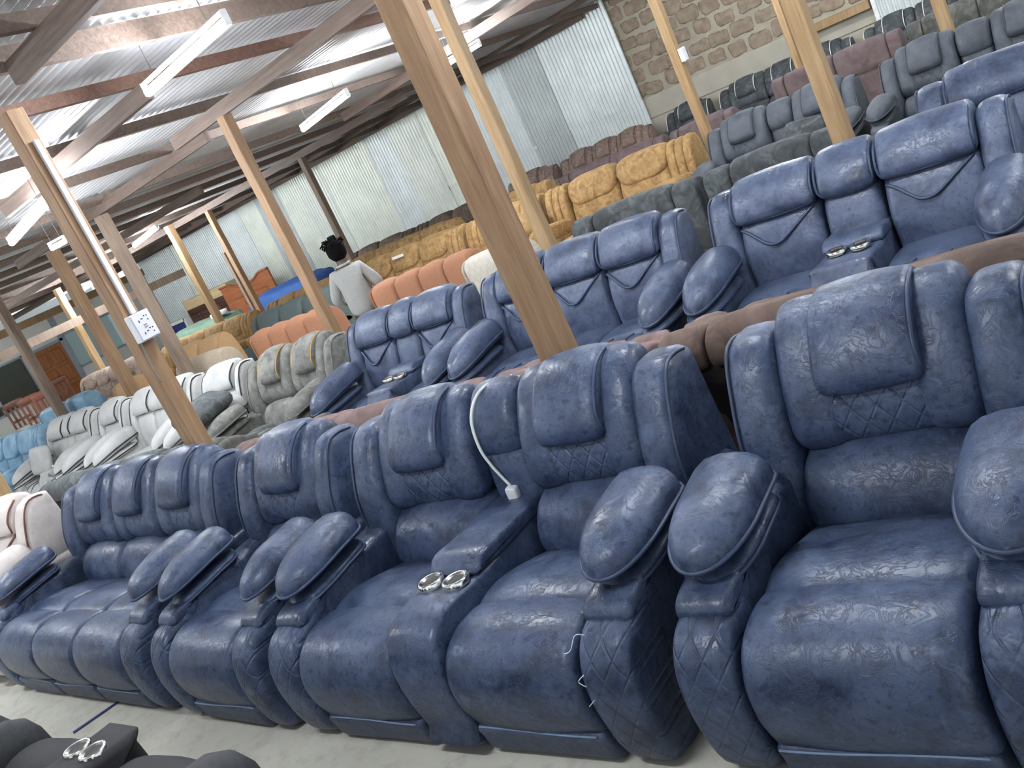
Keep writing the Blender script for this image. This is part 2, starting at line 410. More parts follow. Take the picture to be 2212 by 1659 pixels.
for Y, xa, xb in ((.6, 3, -9), (2.785, 3, -4.4), (2.785, -8.5, -16), (4.13, -5.3, -7.6), (4.13, 3, -1.5), (5.6, 1.5, -7.2), (6.05, -7.3, -11.5), (8.6, -11, -22.8), (9.62, 2, -9), (11.0, -9, -22.8), (13.55, 2, -22.8)):
    beam('rafter', 'beamx', (xa, Y, rz(xa)-.095), (xb, Y, rz(xb)-.095), .05, .11)
beam('eave_beam', 'beamx', (-22.9, 14.7, 2.86), (-8, 14.7, 2.97), .08, .13)
# corrugated back wall
YW = 15.0
wb = struct(part('wall_back', box(-23.0, -8.0, YW+.04, YW+.10, 0, 2.9), 'postgrey', smooth=False))
def vsheet(H, Wd=.86): 
    V, Fc = corr(H, Wd, amp=.016); return [(y, -z, x) for x, y, z in V], Fc
WS = {k: [mesh('corrugated_sheet', *vsheet(h), k) for h in (1.9, 1.75)] for k in ('wallsheet', 'wallsheet2', 'wallsheet3', 'wallsheet4')}
x = -23.0; k = 0
while x < -8.1:
    kind = 'wallsheet2' if (k in (7, 17)) else ('wallsheet3' if k in (9, 13) else 'wallsheet4' if k in (2, 6, 8, 10, 11, 14) else 'wallsheet')
    wd = rng.uniform(-.001, .001)
    obj('corrugated_sheet', WS[kind][0], wb, (x, YW-.006*(k % 2), 0), (0, rng.uniform(-.0015, .0015), wd))
    topz = 2.84+.2*(x+23)/15
    obj('corrugated_sheet', WS[kind][1], wb, (x, YW-.016-.006*(k % 2), topz-1.75+rng.uniform(-.03, .05)), (0, rng.uniform(-.0015, .0015), wd))
    x += .76; k += 1
# stone wall to its right
ws = struct(part('wall_stone', box(-8.0, 2.5, YW+.05, YW+.25, 0, 3.5), 'mortar', smooth=False))
part('plaster_band', box(-7.96, 2.5, YW+.025, YW+.06, .93, 1.27, .004), 'plinth', ws, False)
part('plaster_band', box(-7.96, 2.5, YW+.02, YW+.06, 0, .915, .004), 'plinth', ws, False)
def stone(seed):
    r = np.random.RandomState(seed)
    def fn(V): 
        return V*np.array([1, 1, 1])+r.normal(size=(len(V), 3))*np.array([.006, .002, .006])
    return mesh('stone_block', *pillow((0, 0, 0), (.355, .07, .225), (.4, .3), 16, 10, amp=.012, fn=fn), 'stone')
ST = [stone(i) for i in range(6)]
zc = 1.40; rw = 0
while zc < 3.35:
    xc = -7.85+(.19 if rw % 2 else 0)
    while xc < -2.2:
        o = obj('stone_block', rng.choice(ST), ws, (xc+rng.uniform(-.03, .03), YW+.064+rng.uniform(-.004, .010), zc+rng.uniform(-.025, .025)), (0, rng.uniform(-.08, .08), 0))
        sc = rng.uniform(.75, 1.12); o.scale = (sc, 1, rng.uniform(.8, 1.08)); xc += .385
    zc += .255; rw += 1
# metal-sheet door panel leaning in the stone wall and its timber sill
wd_ = thing('metal_sheet_panel', 'pale corrugated metal panel standing against the stone wall at top right', 'panel', (-3.80, YW-.10, 0))
for i in range(3): obj('sheet', mesh('sheet', *vsheet(2.3, .5), 'wallsheet'), wd_, (.46*i, -.01*(i % 2), .02))
part('edge_post', box(-.06, 0, -.02, .03, 0, 2.4), 'tubehouse', wd_, False)
sl = on_y(1600, 120, YW); 
a = on_y(1722, 84, 14.9); b = on_y(1880, 14, 14.9)
tag(part('timber_rail', box(a.x, b.x, 14.86, 14.98, a.z-.02, a.z+.10, .006), 'postpale', smooth=False), 'pale timber rail fixed along the stone wall', 'rail')
# left office wall
XL = -23.0
wl = struct(part('wall_left', join(box(XL-.2, XL, 13.85, 15.3, 0, 2.45), box(XL-.2, XL, 12.15, 13.85, 0, 1.0), box(XL-.2, XL, 12.15, 13.85, 1.93, 2.45), box(XL-.2, XL, 11.15, 12.15, 1.80, 2.45),
    box(XL-.2, XL, 3.0, 11.15, 1.88, 2.45), box(XL-.2, XL, 3.0, 11.15, 0, .78), box(XL-.2, XL, 11.0, 11.15, .78, 1.88), box(XL-.2, XL, 2, 3, 0, 2.45)), 'plaster', smooth=False))
for i, (y0, y1, z0, z1, g, n) in enumerate(((12.15, 13.85, 1.0, 1.93, 'glass', 2), (3.0, 11.0, .78, 1.88, 'darkglass', 8))):
    fr = [box(XL-.06, XL+.03, y0, y1, z0, z0+.05), box(XL-.06, XL+.03, y0, y1, z1-.05, z1)]
    for k in range(n+1):
        yy = y0+(y1-y0)*k/n; fr.append(box(XL-.06, XL+.03, yy-.03, yy+.03, z0, z1))
    wdw = struct(part('window_%d' % (i+1), join(*fr), 'frame', smooth=False))
    for k in range(n):
        ya = y0+(y1-y0)*k/n+.03; yb = y0+(y1-y0)*(k+1)/n-.03
        part('pane', box(XL-.02, XL-.01, ya, yb, z0+.05, z1-.05), g, wdw, False)
struct(part('trim_1', join(box(XL, XL+.04, 12.02, 12.16, 0, 2.45), box(XL, XL+.04, 11.05, 12.1, 1.79, 1.86), box(XL, XL+.04, 11.04, 11.14, 0, 1.86)), 'frame', smooth=False))
dr = struct(part('door_1', box(XL-.05, XL+.01, 11.15, 12.03, .01, 1.79, .005), 'door', smooth=False))
for ya, yb, za, zb in ((11.24, 11.55, .15, .75), (11.63, 11.94, .15, .75), (11.24, 11.55, .85, 1.25), (11.63, 11.94, .85, 1.25), (11.24, 11.55, 1.33, 1.68), (11.63, 11.94, 1.33, 1.68)):
    part('door_panel', box(XL, XL+.03, ya, yb, za, zb, .012), 'door', dr, False)
part('door_handle', join(box(XL+.01, XL+.05, 11.93, 11.96, .92, 1.02), box(XL+.04, XL+.055, 11.84, 11.96, .985, 1.0)), 'chrome', dr, False)
struct(part('trim_2', box(XL, XL+.08, 2, 15, 2.40, 2.58), 'postpale', smooth=False))
struct(part('wall_office', box(XL-3.2, XL-3.1, 2, 15.3, 0, 2.9), 'wallsheet2', smooth=False))
# ------------------------------------------------------------------ posts
def post(X, Y, s, mat, label, top=None, name='timber_post', s2=None):
    top = top or rz(X)-.2; s2 = s2 or s; n = 9; V = []; Fc = []; r = np.random.RandomState(int(abs(X*31+Y*7)))
    jx = np.cumsum(r.normal(size=n))*.003; jy = np.cumsum(r.normal(size=n))*.003; b = .006
    for i in range(n):
        z = top*i/(n-1); a = s/2+r.normal()*.0015; c = s2/2+r.normal()*.0015
        for px, py in ((-a+b, -c), (a-b, -c), (a, -c+b), (a, c-b), (a-b, c), (-a+b, c), (-a, c-b), (-a, -c+b)): V.append((px+jx[i], py+jy[i], z))
    for i in range(n-1):
        for j in range(8):
            k = (j+1) % 8; Fc.append((i*8+j, i*8+k, i*8+8+k, i*8+8+j))
    Fc += [tuple(range(7, -1, -1)), tuple(range((n-1)*8, n*8))]
    o = obj(name, mesh(name, V, Fc, mat, False), None, (X, Y, 0)); return tag(o, label, 'post', 'timber roof posts')
post(-4.82, 2.925, .105, 'post', 'long timber post carrying the white double power socket')
post(-2.175, 2.83, .115, 'post', 'thickest timber post rising behind the navy loveseat with the white cable')
post(-7.76, 3.03, .11, 'postpale', 'short pale timber post stub at the left edge behind the blush sofa', top=1.18)
post(-6.46, 5.62, .10, 'post', 'timber post between the grey velvet loveseat and the person')
post(-3.98, 5.6, .095, 'postpale', 'slim pale timber post rising behind the slate blue three seater')
post(-1.80, 5.56, .10, 'postpale', 'knotty timber post behind the slate blue loveseat at right')
post(-4.42, 9.62, .10, 'postpale', 'timber post with a small white box in front of the stone wall')
post(-1.97, 9.62, .10, 'postpale', 'timber post at the top right among charcoal recliners')
post(-4.62, 13.55, .09, 'postpale', 'slim timber post beside the stone wall behind the knotty post')
post(-11.5, 11.0, .10, 'postgrey', 'weathered timber post just behind the standing person')
post(-14.2, 11.0, .10, 'post', 'timber post in front of the carved headboards')
post(-9.35, 5.97, .12, 'postgrey', 'dark timber post right behind the one with the power socket')
post(-13.95, 9.95, .12, 'postpale', 'yellowish timber post at the left end of the corrugated wall')
post(-17.86, 9.8, .12, 'postpale', 'split timber post in front of the office window')
post(-10.93, 6.2, .13, 'post', 'timber post in front of the orange office door')
post(-12.98, 6.3, .12, 'postgrey', 'leftmost weathered timber post before the dark office window')
tag(part('splice_board', box(-14.33, -14.26, 10.93, 11.07, 0, 1.95, .004), 'postgrey', smooth=False), 'rough grey board nailed to the post by the headboards', 'board')
# low timbers near the office
for i, (p, q, z, nm) in enumerate((((0, 640), (215, 545), 2.6, 'upper'), ((0, 760), (200, 665), 2.28, 'lower'))):
    a = on_x(*p, -17.5); b = on_x(*q, -17.5)
    tag(beam('timber_beam', 'beamy' if i == 0 else 'postgrey', (-17.5, a.y-1, a.z), (-17.5, b.y+2.2, a.z), .08, .16, None), ('dark upper' if i == 0 else 'pale lower')+' timber beam crossing in front of the office wall', 'beam')
# ------------------------------------------------------------------ tube lights
def tubelight(a, b, label):
    a = Vector(a); b = Vector(b); d = b-a; L = d.length
    t = thing('tube_light', label, 'light', a, 0, 'tube lights under the roof'); t.rotation_euler = d.to_track_quat('X', 'Z').to_euler()
    top = max(.07, rz(max(a.x, b.x))-a.z-.055)
    part('housing', box(-.01, L+.01, -.014, .014, .04, .06, .003), 'tubehouse', t, False)
    part('diffuser', tube([(0, 0, 0), (L, 0, 0)], .026, 8), 'tube', t)
    for x in (-.012, L): part('end_cap', box(x, x+.012, -.02, .02, -.02, .06, .003), 'tubehouse', t, False)
    for x in (L*.15, L*.85): part('hanger', box(x-.002, x+.002, -.002, .002, .055, top+.06), 'greycable', t, False)
for p, q, z, lab in (((320, 200), (490, 46), 2.80, 'longest glowing tube light at the top left'), ((655, 280), (751, 204), 2.68, 'glowing tube light above the middle of the corrugated wall'),
    ((25, 525), (108, 432), 2.66, 'glowing tube light at the left edge'), ((290, 532), (340, 492), 2.70, 'glowing tube light above the left end of the corrugated wall'),
    ((170, 634), (213, 603), 2.46, 'low tube light in front of the office wall'), ((965, 140), (1036, 95), 2.72, 'tube light partly behind the slim pale post'),
    ((980, 8), (1040, -28), 2.76, 'tube light cut by the top edge'), ((112, 536), (140, 521), 2.6, 'small round glow of a distant tube light')):
    tubelight(on_z(*p, z), on_z(*q, z), lab)
for i, (X, Y) in enumerate(((-1.9, 3.3), (.3, 4.2), (-2.2, .4), (-6.4, 1.2), (.4, 8.0), (-1.2, 11.6), (-9.4, 2.2), (-3.2, 8.2), (-14, 4), (-18.5, 7), (-4.3, 12.4))):  # extra unseen tube lights, added to brighten the walls and the sofa rows
    tubelight((X-.6, Y, rz(X)-.24), (X+.6, Y, rz(X)-.24), 'added unseen tube light under the roof to brighten the room')

# ------------------------------------------------------------------ sofa kit (local: x across, y depth from front 0 to back, z up; faces -y)
LOD = {2: dict(n=44, m=6, mid=8), 1: dict(n=30, m=4, mid=5), 0: dict(n=20, m=3, mid=3)}
def BM(P):
    return [(y+.165 if y > .5 else y, float(np.interp(z, [0, .36, .655, .80, 1.02], [0, .36, .575, .735, .97]))) for y, z in P]
def BMF(P): return [(y if y < .5 else y-.165+.03, z) for y, z in BM(P)]
def BM3(P): return [(x,)+q for x, q in zip([p[0] for p in P], BM([(p[1], p[2]) for p in P]))]
def cups(parent, xc, y, z, k=1):
    for s in (-1, 1):
        c = (xc+s*.060, y, z)
        cp = part('cup_holder', lathe([(.0, .0), (.022, .0), (.030, .003), (.038, .010), (.045, .012), (.050, .007), (.050, -.012)], c, 24), 'chrome', parent)
        part('cup_shade_disc', lathe([(0, .0045), (.030, .0045)], c, 16), 'dark', cp)  # flat dark disc stands in for the shade inside the cup
def wing(root, x0, x1, mat, pipe, L, z0=.30, z1=.905, y0=.66, y1=.985, tilt=.10, side=1):
    P = [(y0, z0), (y0-.01, (z0+z1)*.5), (y0+tilt*.6, z1-.12), (y0+tilt+.03, z1-.02), (y0+tilt+.1, z1), (y1-.03, z1-.015), (y1, z1-.08), (y1, z0)]
    o = part('wing', sweep(P, x0, x1, min(.05, (x1-x0)*.45), bulge=.008, **L), mat, root)
    if pipe:
        xe = x0+.012 if side < 0 else x1-.012
        part('piping', tube([(xe, y, z) for y, z in [(y0+.005, z0+.05), (y0-.008, (z0+z1)*.5), (y0+tilt*.6, z1-.125), (y0+tilt+.03, z1-.025), (y0+tilt+.1, z1-.006), (y1-.05, z1-.02)]], .006, 6, n=24), pipe, o)
def arm_double(root, x0, x1, mat, matq, pipe, L, z=.545, y1=.60):
    xc = (x0+x1)/2; W = x1-x0
    part('arm_body', sweep([(.09, .05), (.07, .3), (.09, .44), (.14, .49), (.4, .51), (.9, .52), (.96, .3), (.96, .05)], x0+.015, x1-.015, .03, amp=.001, **L), mat, root)
    part('arm_front_panel', sweep([(.18, .455), (.09, .45), (.02, .425), (-.03, .36), (-.048, .27), (-.04, .17), (-.015, .07), (.03, .02), (.16, .02), (.2, .25)], x0+.008, x1-.008, .035, bulge=.006, **L), matq, root)
    part('arm_collar', sweep([(.26, .505), (.14, .50), (.085, .475), (.085, .435), (.2, .42)], x0+.012, x1-.012, .024, **L), mat, root)
    (vf, rim) = armpad(xc, .145, y1-.08, z-.026, W*1.18, .02, .035, .03); lo = part('arm_pad_lower', vf, mat, root)
    (vf2, rim2) = armpad(xc, .12, y1-.06, z+.034, W*1.30, .088, .022, .035); up = part('arm_pad', vf2, mat, root)
    part('piping', tube(rim2, .007, 6, True), pipe, up); part('piping', tube([(x_, y_, z_-.012) for x_, y_, z_ in rim], .0065, 6, True), pipe, lo)
def arm_roll(root, x0, x1, mat, pipe, L, z=.565, quilt=None):
    """soft drooping arm with an open mouth at the front"""
    xc = (x0+x1)/2; W = x1-x0
    part('arm_body', sweep([(.06, .06), (.04, .3), (.05, .44), (.12, .48), (.8, .52), (.83, .3), (.83, .06)], x0+.02, x1-.02, .04, bulge=.006, amp=.001, **L), mat, root)
    part('arm_front_panel', pillow((xc, .05, .30), (W*.86, .12, .42), (.5, .4), 20, 10), mat, root)
    (vf, rim) = armpad(xc, .0, .56, z+.015, W*1.24, .12, .04, .04, .05); up = part('arm_pad', vf, mat, root)
    part('piping', tube(rim, .008, 6, True), pipe, up)
    (vf, rim) = armpad(xc, -.02, .50, z-.07, W*1.14, .03, .03, .03, .01); lo = part('arm_pad_lower', vf, mat, root)
    part('piping', tube(rim, .006, 6, True), pipe, lo)
def seat_footrest(root, x0, x1, mat, low, seam, L):
    part('seat_cushion', sweep([(.17, .30), (.175, .39), (.21, .425), (.30, .44), (.40, .425), (.52, .395), (.62, .37), (.80, .36), (.80, .26), (.4, .24)], x0, x1, .035, bulge=.012, **L), mat, root)
    fr = part('footrest_cushion', sweep([(.26, .30), (.265, .39), (.22, .42), (.14, .435), (.06, .425), (-.01, .385), (-.05, .31), (-.05, .22), (-.025, .15), (-.005, .12), (.06, .115), (.2, .16)], x0, x1, .032, bulge=.012, **L), mat, root)
    part('skirt', sweep([(-.022, .128), (-.022, .08), (-.008, .03), (.03, .008), (.22, .008), (.22, .13), (.1, .135)], x0+.006, x1-.006, .02, amp=.0008, **L), low, root)
    part('seam', tube([(x, -.027+.004*math.sin(7*x), .122+.003*math.sin(11*x)) for x in np.linspace(x0+.02, x1-.03, 12)], .0035, 5), seam, fr)
def back_recliner(root, x0, x1, mat, matq, pipe, L, zt=1.0, hr=.5):
    """headrest between two bolsters over a quilted strip and a lumbar cushion"""
    w = x1-x0
    part('lumbar_cushion', sweep([(.64, .33), (.60, .355), (.586, .40), (.60, .455), (.645, .515), (.71, .55), (.82, .555), (.86, .45), (.86, .33)], x0-.004, x1+.004, .045, bulge=.022, **L), mat, root)
    up = BM([(.61, .63), (.55, .645), (.525, .705), (.56, .82), (.63, .93), (.68, zt-.022), (.745, zt), (.80, zt-.03), (.83, zt-.12), (.82, .66), (.72, .63)])
    h = w*(1-hr)/2; hw = h+.03
    part('bolster', sweep(up, x0-.008, x0+hw, .045, bulge=.012, **L), mat, root); part('bolster', sweep(up, x1-hw, x1+.008, .045, bulge=.012, **L), mat, root)
    part('quilted_panel', sweep(BM([(.62, .63), (.555, .645), (.532, .705), (.556, .785), (.62, .81), (.72, .80), (.72, .66)]), x0+h-.02, x1-h+.02, .02, bulge=.006, **L), matq, root)
    hd = part('headrest', sweep(BM([(.66, .79), (.58, .785), (.520, .802), (.522, .86), (.582, .945), (.66, zt+.004), (.74, zt+.022), (.80, zt-.01), (.80, .84)]), x0+h-.015, x1-h+.015, .030, bulge=.012, **L), mat, root)
    if pipe:
        for xx in ((x1-h+.01,) if pipe == 'piping' else (x0+h-.01, x1-h+.01)):
            part('piping', tube([(xx, y, z) for y, z in BM([(.545, .80), (.535, .86), (.588, .94), (.66, zt-.004), (.735, zt+.014)])], .0065, 6, n=14), pipe, hd)
def mid_back(root, x0, x1, mat, L, zt=.985):
    part('centre_back_cushion', sweep(BM([(.62, .50), (.59, .55), (.585, .66), (.61, .77), (.66, .80), (.76, .80), (.76, .5)]), x0, x1, .04, bulge=.018, **L), mat, root)
    part('centre_headrest', sweep(BM([(.66, .775), (.60, .78), (.595, .86), (.64, .94), (.70, zt), (.76, zt), (.80, .93), (.78, .78)]), x0, x1, .04, bulge=.015, **L), mat, root)
def console(root, x0, x1, mat, L, front=0.0, dz=0.0, yb=.75):
    cb = part('console', sweep([(front+.03, .475+dz), (front-.015, .44+dz), (front-.045, .34), (front-.045, .24), (front-.02, .12), (front+.02, .03), (yb, .04), (yb+.01, .3), (yb, .48+dz), (.35, .485+dz), (.1, .495+dz)], x0, x1, .022, amp=.0008, **L), mat, root)
    cups(cb, (x0+x1)/2, front+.235, .505+dz)
    part('console_lid', sweep([(front+.31, .485+dz), (front+.305, .52+dz), (front+.35, .545+dz), (.5, .54+dz), (yb+.05, .53+dz), (yb+.05, .48+dz)], x0-.004, x1+.004, .018, bulge=.004, **L), mat, root)
def layout(W, seats, arm, cons, cw):
    """x ranges: list of (kind, x0, x1) from -W/2 to W/2"""
    nc = 1 if cons is not None else 0; sw = (W-2*arm-nc*cw)/seats; x = -W/2; out = [('arm', x, x+arm)]; x += arm
    for i in range(seats):
        if cons == i: out.append(('console', x, x+cw)); x += cw
        out.append(('seat', x, x+sw)); x += sw
    out.append(('arm', x, x+arm)); return out
SLOT = .004
def recliner(label, W, seats, loc, rz_=0, mat='blue', matq='blueq', low='bluelow', pipe='piping', seam='seam', cons=None, lod=1, arm=.215, cw=.24, wings=True, name=None, cat=None, group=None, hr=.5, hpipe=None, wpipe=None):
    L = LOD[lod]; n = name or ('recliner_chair' if seats == 1 else 'recliner_sofa')
    root = thing(n, label, cat or ('armchair' if seats == 1 else 'sofa'), loc, rz_, group)
    part('base', box(-W/2+.05, W/2-.05, .16, .94, .02, .30, .01), 'backcloth', root, False)
    for k, x0, x1 in layout(W, seats, arm, cons, cw):
        if k == 'arm': arm_double(root, x0+SLOT, x1-SLOT, mat, matq, pipe, L)
        elif k == 'seat': seat_footrest(root, x0+SLOT, x1-SLOT, mat, low, seam, L); back_recliner(root, x0+.01, x1-.01, mat, matq, hpipe or pipe, L, hr=hr)
        else: console(root, x0+SLOT, x1-SLOT, mat, L); mid_back(root, x0+.005, x1-.005, mat, L)
    if wings:
        wing(root, -W/2+.05, -W/2+arm+.012, mat, wpipe or pipe, L, side=-1); wing(root, W/2-arm-.012, W/2-.05, mat, wpipe or pipe, L, side=1)
    part('back_panel', box(-W/2+.09, W/2-.09, .94, .99, .06, .87, .015), mat, root, False)
    return root
def flap_sofa(label, W, seats, loc, rz_=0, mat='blueB', pipe='piping', cons=None, lod=1, arm=.22, cw=.25, flap=True, group=None, name=None, psides='LR'):
    """plain headrest pads with piped edges; curved envelope flap below"""
    L = LOD[lod]; root = thing(name or ('armchair' if seats == 1 else 'loveseat' if seats == 2 else 'three_seat_sofa'), label, 'armchair' if seats == 1 else 'sofa', loc, rz_, group)
    part('base', box(-W/2+.05, W/2-.05, .14, .80, .02, .30, .01), 'backcloth', root, False); zt = 1.02
    for k, x0, x1 in layout(W, seats, arm, cons, cw):
        x0 += SLOT; x1 -= SLOT
        if k == 'arm': arm_roll(root, x0, x1, mat, pipe, L); continue
        if k == 'console': console(root, x0, x1, mat, L, front=.09, dz=.055, yb=.60)
        else:
            part('seat_cushion', sweep([(.17, .28), (.17, .40), (.21, .44), (.34, .455), (.58, .435), (.70, .42), (.70, .28)], x0, x1, .04, bulge=.015, **L), mat, root)
            fr = part('footrest_cushion', sweep([(.26, .28), (.26, .40), (.2, .44), (.1, .445), (.03, .42), (-.01, .36), (-.01, .24), (.03, .1), (.07, .05), (.2, .05)], x0, x1, .035, bulge=.012, **L), mat, root)
            for q in (.33, .67): part('seam', tube([(x0+(x1-x0)*q, y, z) for y, z in [(.25, .448), (.2, .455), (.1, .459), (.03, .435), (-.012, .365), (-.018, .25)]], .004, 5, n=14), pipe, fr)
        bt = .50 if k == 'console' else .40
        lw = part('back_cushion' if k == 'seat' else 'centre_back_cushion', sweep([(.57, bt-.03), (.54, bt+.04), (.54, .58), (.57, .68), (.615, .76), (.68, .79), (.78, .79), (.78, bt-.03)], x0+.004, x1-.004, .04, bulge=.02, **L), mat, root)
        hd = part('headrest' if k == 'seat' else 'centre_headrest', sweep([(.66, .775), (.60, .77), (.572, .797), (.587, .86), (.635, .93), (.69, .972), (.75, .985), (.80, .965), (.815, .9), (.79, .78)], x0+.002, x1-.002, .035, bulge=.014, **L), mat, root)
        c = [(x0+.012, .70, .965), (x0+.008, .632, .922), (x0+.008, .585, .86), (x0+.012, .578, .803), (x0+.05, .585, .779), ((x0+x1)/2, .576, .773), (x1-.05, .585, .779), (x1-.012, .578, .803), (x1-.008, .585, .86), (x1-.008, .632, .922), (x1-.012, .70, .965)]
        part('piping', tube(c if psides == 'LR' else c[3:], .007, 6, n=40), pipe, hd)
        if flap and k == 'seat':
            d = x1-x0; part('flap_piping', tube([(x0+d*.05, .592, .745), (x0+d*.15, .566, .725), (x0+d*.34, .527, .655), (x0+d*.45, .521, .642), (x0+d*.56, .527, .655), (x0+d*.75, .560, .710), (x0+d*.93, .606, .762)], .0085, 6, n=30), pipe, lw)
    wing(root, -W/2+.05, -W/2+arm+.01, mat, pipe, L, side=-1, z1=.945, y0=.545, y1=.85); wing(root, W/2-arm-.01, W/2-.05, mat, pipe, L, side=1, z1=.945, y0=.545, y1=.85)
    part('back_panel', box(-W/2+.09, W/2-.09, .80, .855, .06, .9, .015), mat, root, False)
    return root
def puff_sofa(label, W, seats, loc, rz_=0, mat='gold', lod=0, arm=.26, group=None, pipe=None, name='puffy_sofa', zt=1.0):
    """big heart-shaped head puffs over a soft back, banded arm wings"""
    L = LOD[lod]; root = thing(name, label, 'sofa', loc, rz_, group); nu, nv = (24, 14) if lod else (18, 10)
    part('base', box(-W/2+.04, W/2-.04, .1, .85, .02, .30, .01), mat, root, False)
    for k, x0, x1 in layout(W, seats, arm, None, 0):
        x0 += SLOT; x1 -= SLOT; xc = (x0+x1)/2; w = x1-x0
        if k == 'arm':
            part('arm_body', sweep([(.05, .05), (.0, .3), (.02, .45), (.1, .52), (.5, .56), (.85, .6), (.88, .3), (.88, .05)], x0, x1, .06, bulge=.01, **L), mat, root)
            part('arm_pad', pillow((xc, .30, .56), (w*1.1, .68, .2), (.6, .5), nu, nv, (-.12, 0, 0)), mat, root)
            for s in (-1, 0, 1):
                part('wing_band', sweep([(.56, .5), (.52, .62), (.55, .8), (.62, .92), (.7, zt-.035), (.8, zt-.05), (.86, .9), (.88, .5)], xc+s*w/3-w/6, xc+s*w/3+w/6, .025, bulge=.006, **L), mat, root)
        else:
            part('seat_cushion', sweep([(.0, .28), (-.02, .36), (.02, .44), (.12, .46), (.6, .44), (.66, .4), (.66, .26)], x0, x1, .05, bulge=.02, **L), mat, root)
            part('front_cushion', sweep([(.05, .3), (.0, .26), (.0, .12), (.06, .05), (.2, .05), (.2, .3)], x0, x1, .04, bulge=.01, **L), mat, root)
            part('back_cushion', sweep([(.60, .40), (.56, .46), (.56, .6), (.62, .76), (.74, .84), (.82, .8), (.84, .4)], x0, x1, .05, bulge=.03, **L), mat, root)
            def heart(V, w=w):
                V = V.copy(); t = (V[:, 2]/.18); V[:, 0] *= np.where(t < 0, 1-.28*np.abs(t)**1.5, 1); V[:, 1] += .45*V[:, 2]; return V
            part('head_puff', pillow((xc, .70, zt-.155), (w*1.02, .22, .29), (.5, .42), nu, nv, amp=.004, fn=heart), mat, root)
    part('back_panel', box(-W/2+.06, W/2-.06, .82, .88, .06, .9, .02), mat, root, False)
    return root
def roll_sofa(label, W, seats, loc, rz_=math.pi, mat='mauve', back='backcloth', lod=1, arm=.2, group=None, zt=.95, roll=.14, cut=(), matq=None, name='fabric_sofa', crease=True):
    """sofa whose rolled back top and rear panel face the camera"""
    L = LOD[lod]; root = thing(name, label, 'sofa', loc, rz_, group)
    part('base', box(-W/2+.04, W/2-.04, .06, .80, .02, .30, .01), back, root, False)
    part('back_panel', box(-W/2+.02, W/2-.02, .79, .83, .05, zt-.10, .008), back, root, False)
    for k, x0, x1 in layout(W, seats, arm, None, 0):
        x0 += .002; x1 -= .002; e = 0 if k == 'seat' else -.012
        part('back_roll' if k == 'seat' else 'corner_roll', sweep([(.60, .5), (.56, .62), (.57, .78), (.63, zt-.06), (.71, zt-.005+e), (.78, zt+e), (.845, zt-.04), (.865, zt-.1), (.855, zt-roll), (.80, zt-roll-.01), (.76, .5)], x0, x1, .035 if k == 'seat' else .02, bulge=.014 if k == 'seat' else .004, **L), matq or mat, root)
        if k == 'seat':
            part('seat_cushion', sweep([(.02, .28), (.0, .36), (.04, .43), (.14, .45), (.6, .43), (.64, .3)], x0, x1, .05, bulge=.015, **L), mat, root)
            part('front_cushion', sweep([(.06, .3), (.02, .24), (.02, .1), (.08, .05), (.2, .05), (.2, .3)], x0, x1, .03, **L), mat, root)
            part('back_cushion', sweep([(.58, .40), (.53, .5), (.54, .64), (.6, .72), (.7, .72), (.72, .42)], x0, x1, .045, bulge=.02, **L), mat, root)
        else:
            part('arm_body', sweep([(.04, .05), (.0, .3), (.02, .46), (.1, .52), (.6, .56), (.8, .56), (.8, .05)], x0, x1, .045, bulge=.01, **L), mat, root)
            part('arm_pad', pillow(((x0+x1)/2, .30, .56), ((x1-x0)*1.1, .62, .16), (.6, .5), 18, 10, (-.1, 0, 0)), mat, root)
    return root

# ------------------------------------------------------------------ front row, navy recliners
recliner('navy leather single recliner at the right end of the front row', .95, 1, (-.945, 1.73, 0), lod=2, arm=.2)
recliner('navy leather recliner loveseat with cup holder console and white cable over its back', 1.70, 2, (-2.375, 1.745, 0), rz_=R(-1), cons=1, lod=2, arm=.2)
recliner('navy leather single recliner between the front loveseat and the three seater', .88, 1, (-3.745, 1.79, 0), rz_=R(-3.5), lod=2, arm=.175)
recliner('navy leather three seat recliner sofa in the front row', 2.02, 3, (-5.31, 1.89, 0), rz_=R(-3.5), lod=2, arm=.2)
GB = 'front-row blush sofa'
flap_sofa('blush white leather sofa with chestnut piping at the left edge', 1.9, 3, (-7.38, 1.95, 0), 0, 'whitepk', 'brownpipe', lod=1)
# ------------------------------------------------------------------ second row, backs towards the camera
roll_sofa('charcoal velvet sofa seen from behind, left of the socket post', 1.95, 3, (-6.55, 4.0, 0), mat='darkv', lod=1, zt=.86)
roll_sofa('ash grey velvet armchair seen from behind beside the socket post', .68, 1, (-5.2, 3.9, 0), mat='dkgreen', arm=.1, zt=.86)
roll_sofa('mauve brown velvet sofa seen from behind the front single recliner', 1.78, 2, (-3.84, 3.84, 0), mat='mauve', arm=.2, zt=.83)
roll_sofa('dark mauve velvet loveseat seen from behind the front loveseat', .94, 1, (-2.42, 3.84, 0), mat='mauve', arm=.19, zt=.81)
roll_sofa('chocolate brown velvet sofa with black rear cloth behind the right front recliner', 2.3, 3, (-.74, 3.84, 0), mat='dkbrown', arm=.2, zt=.825)
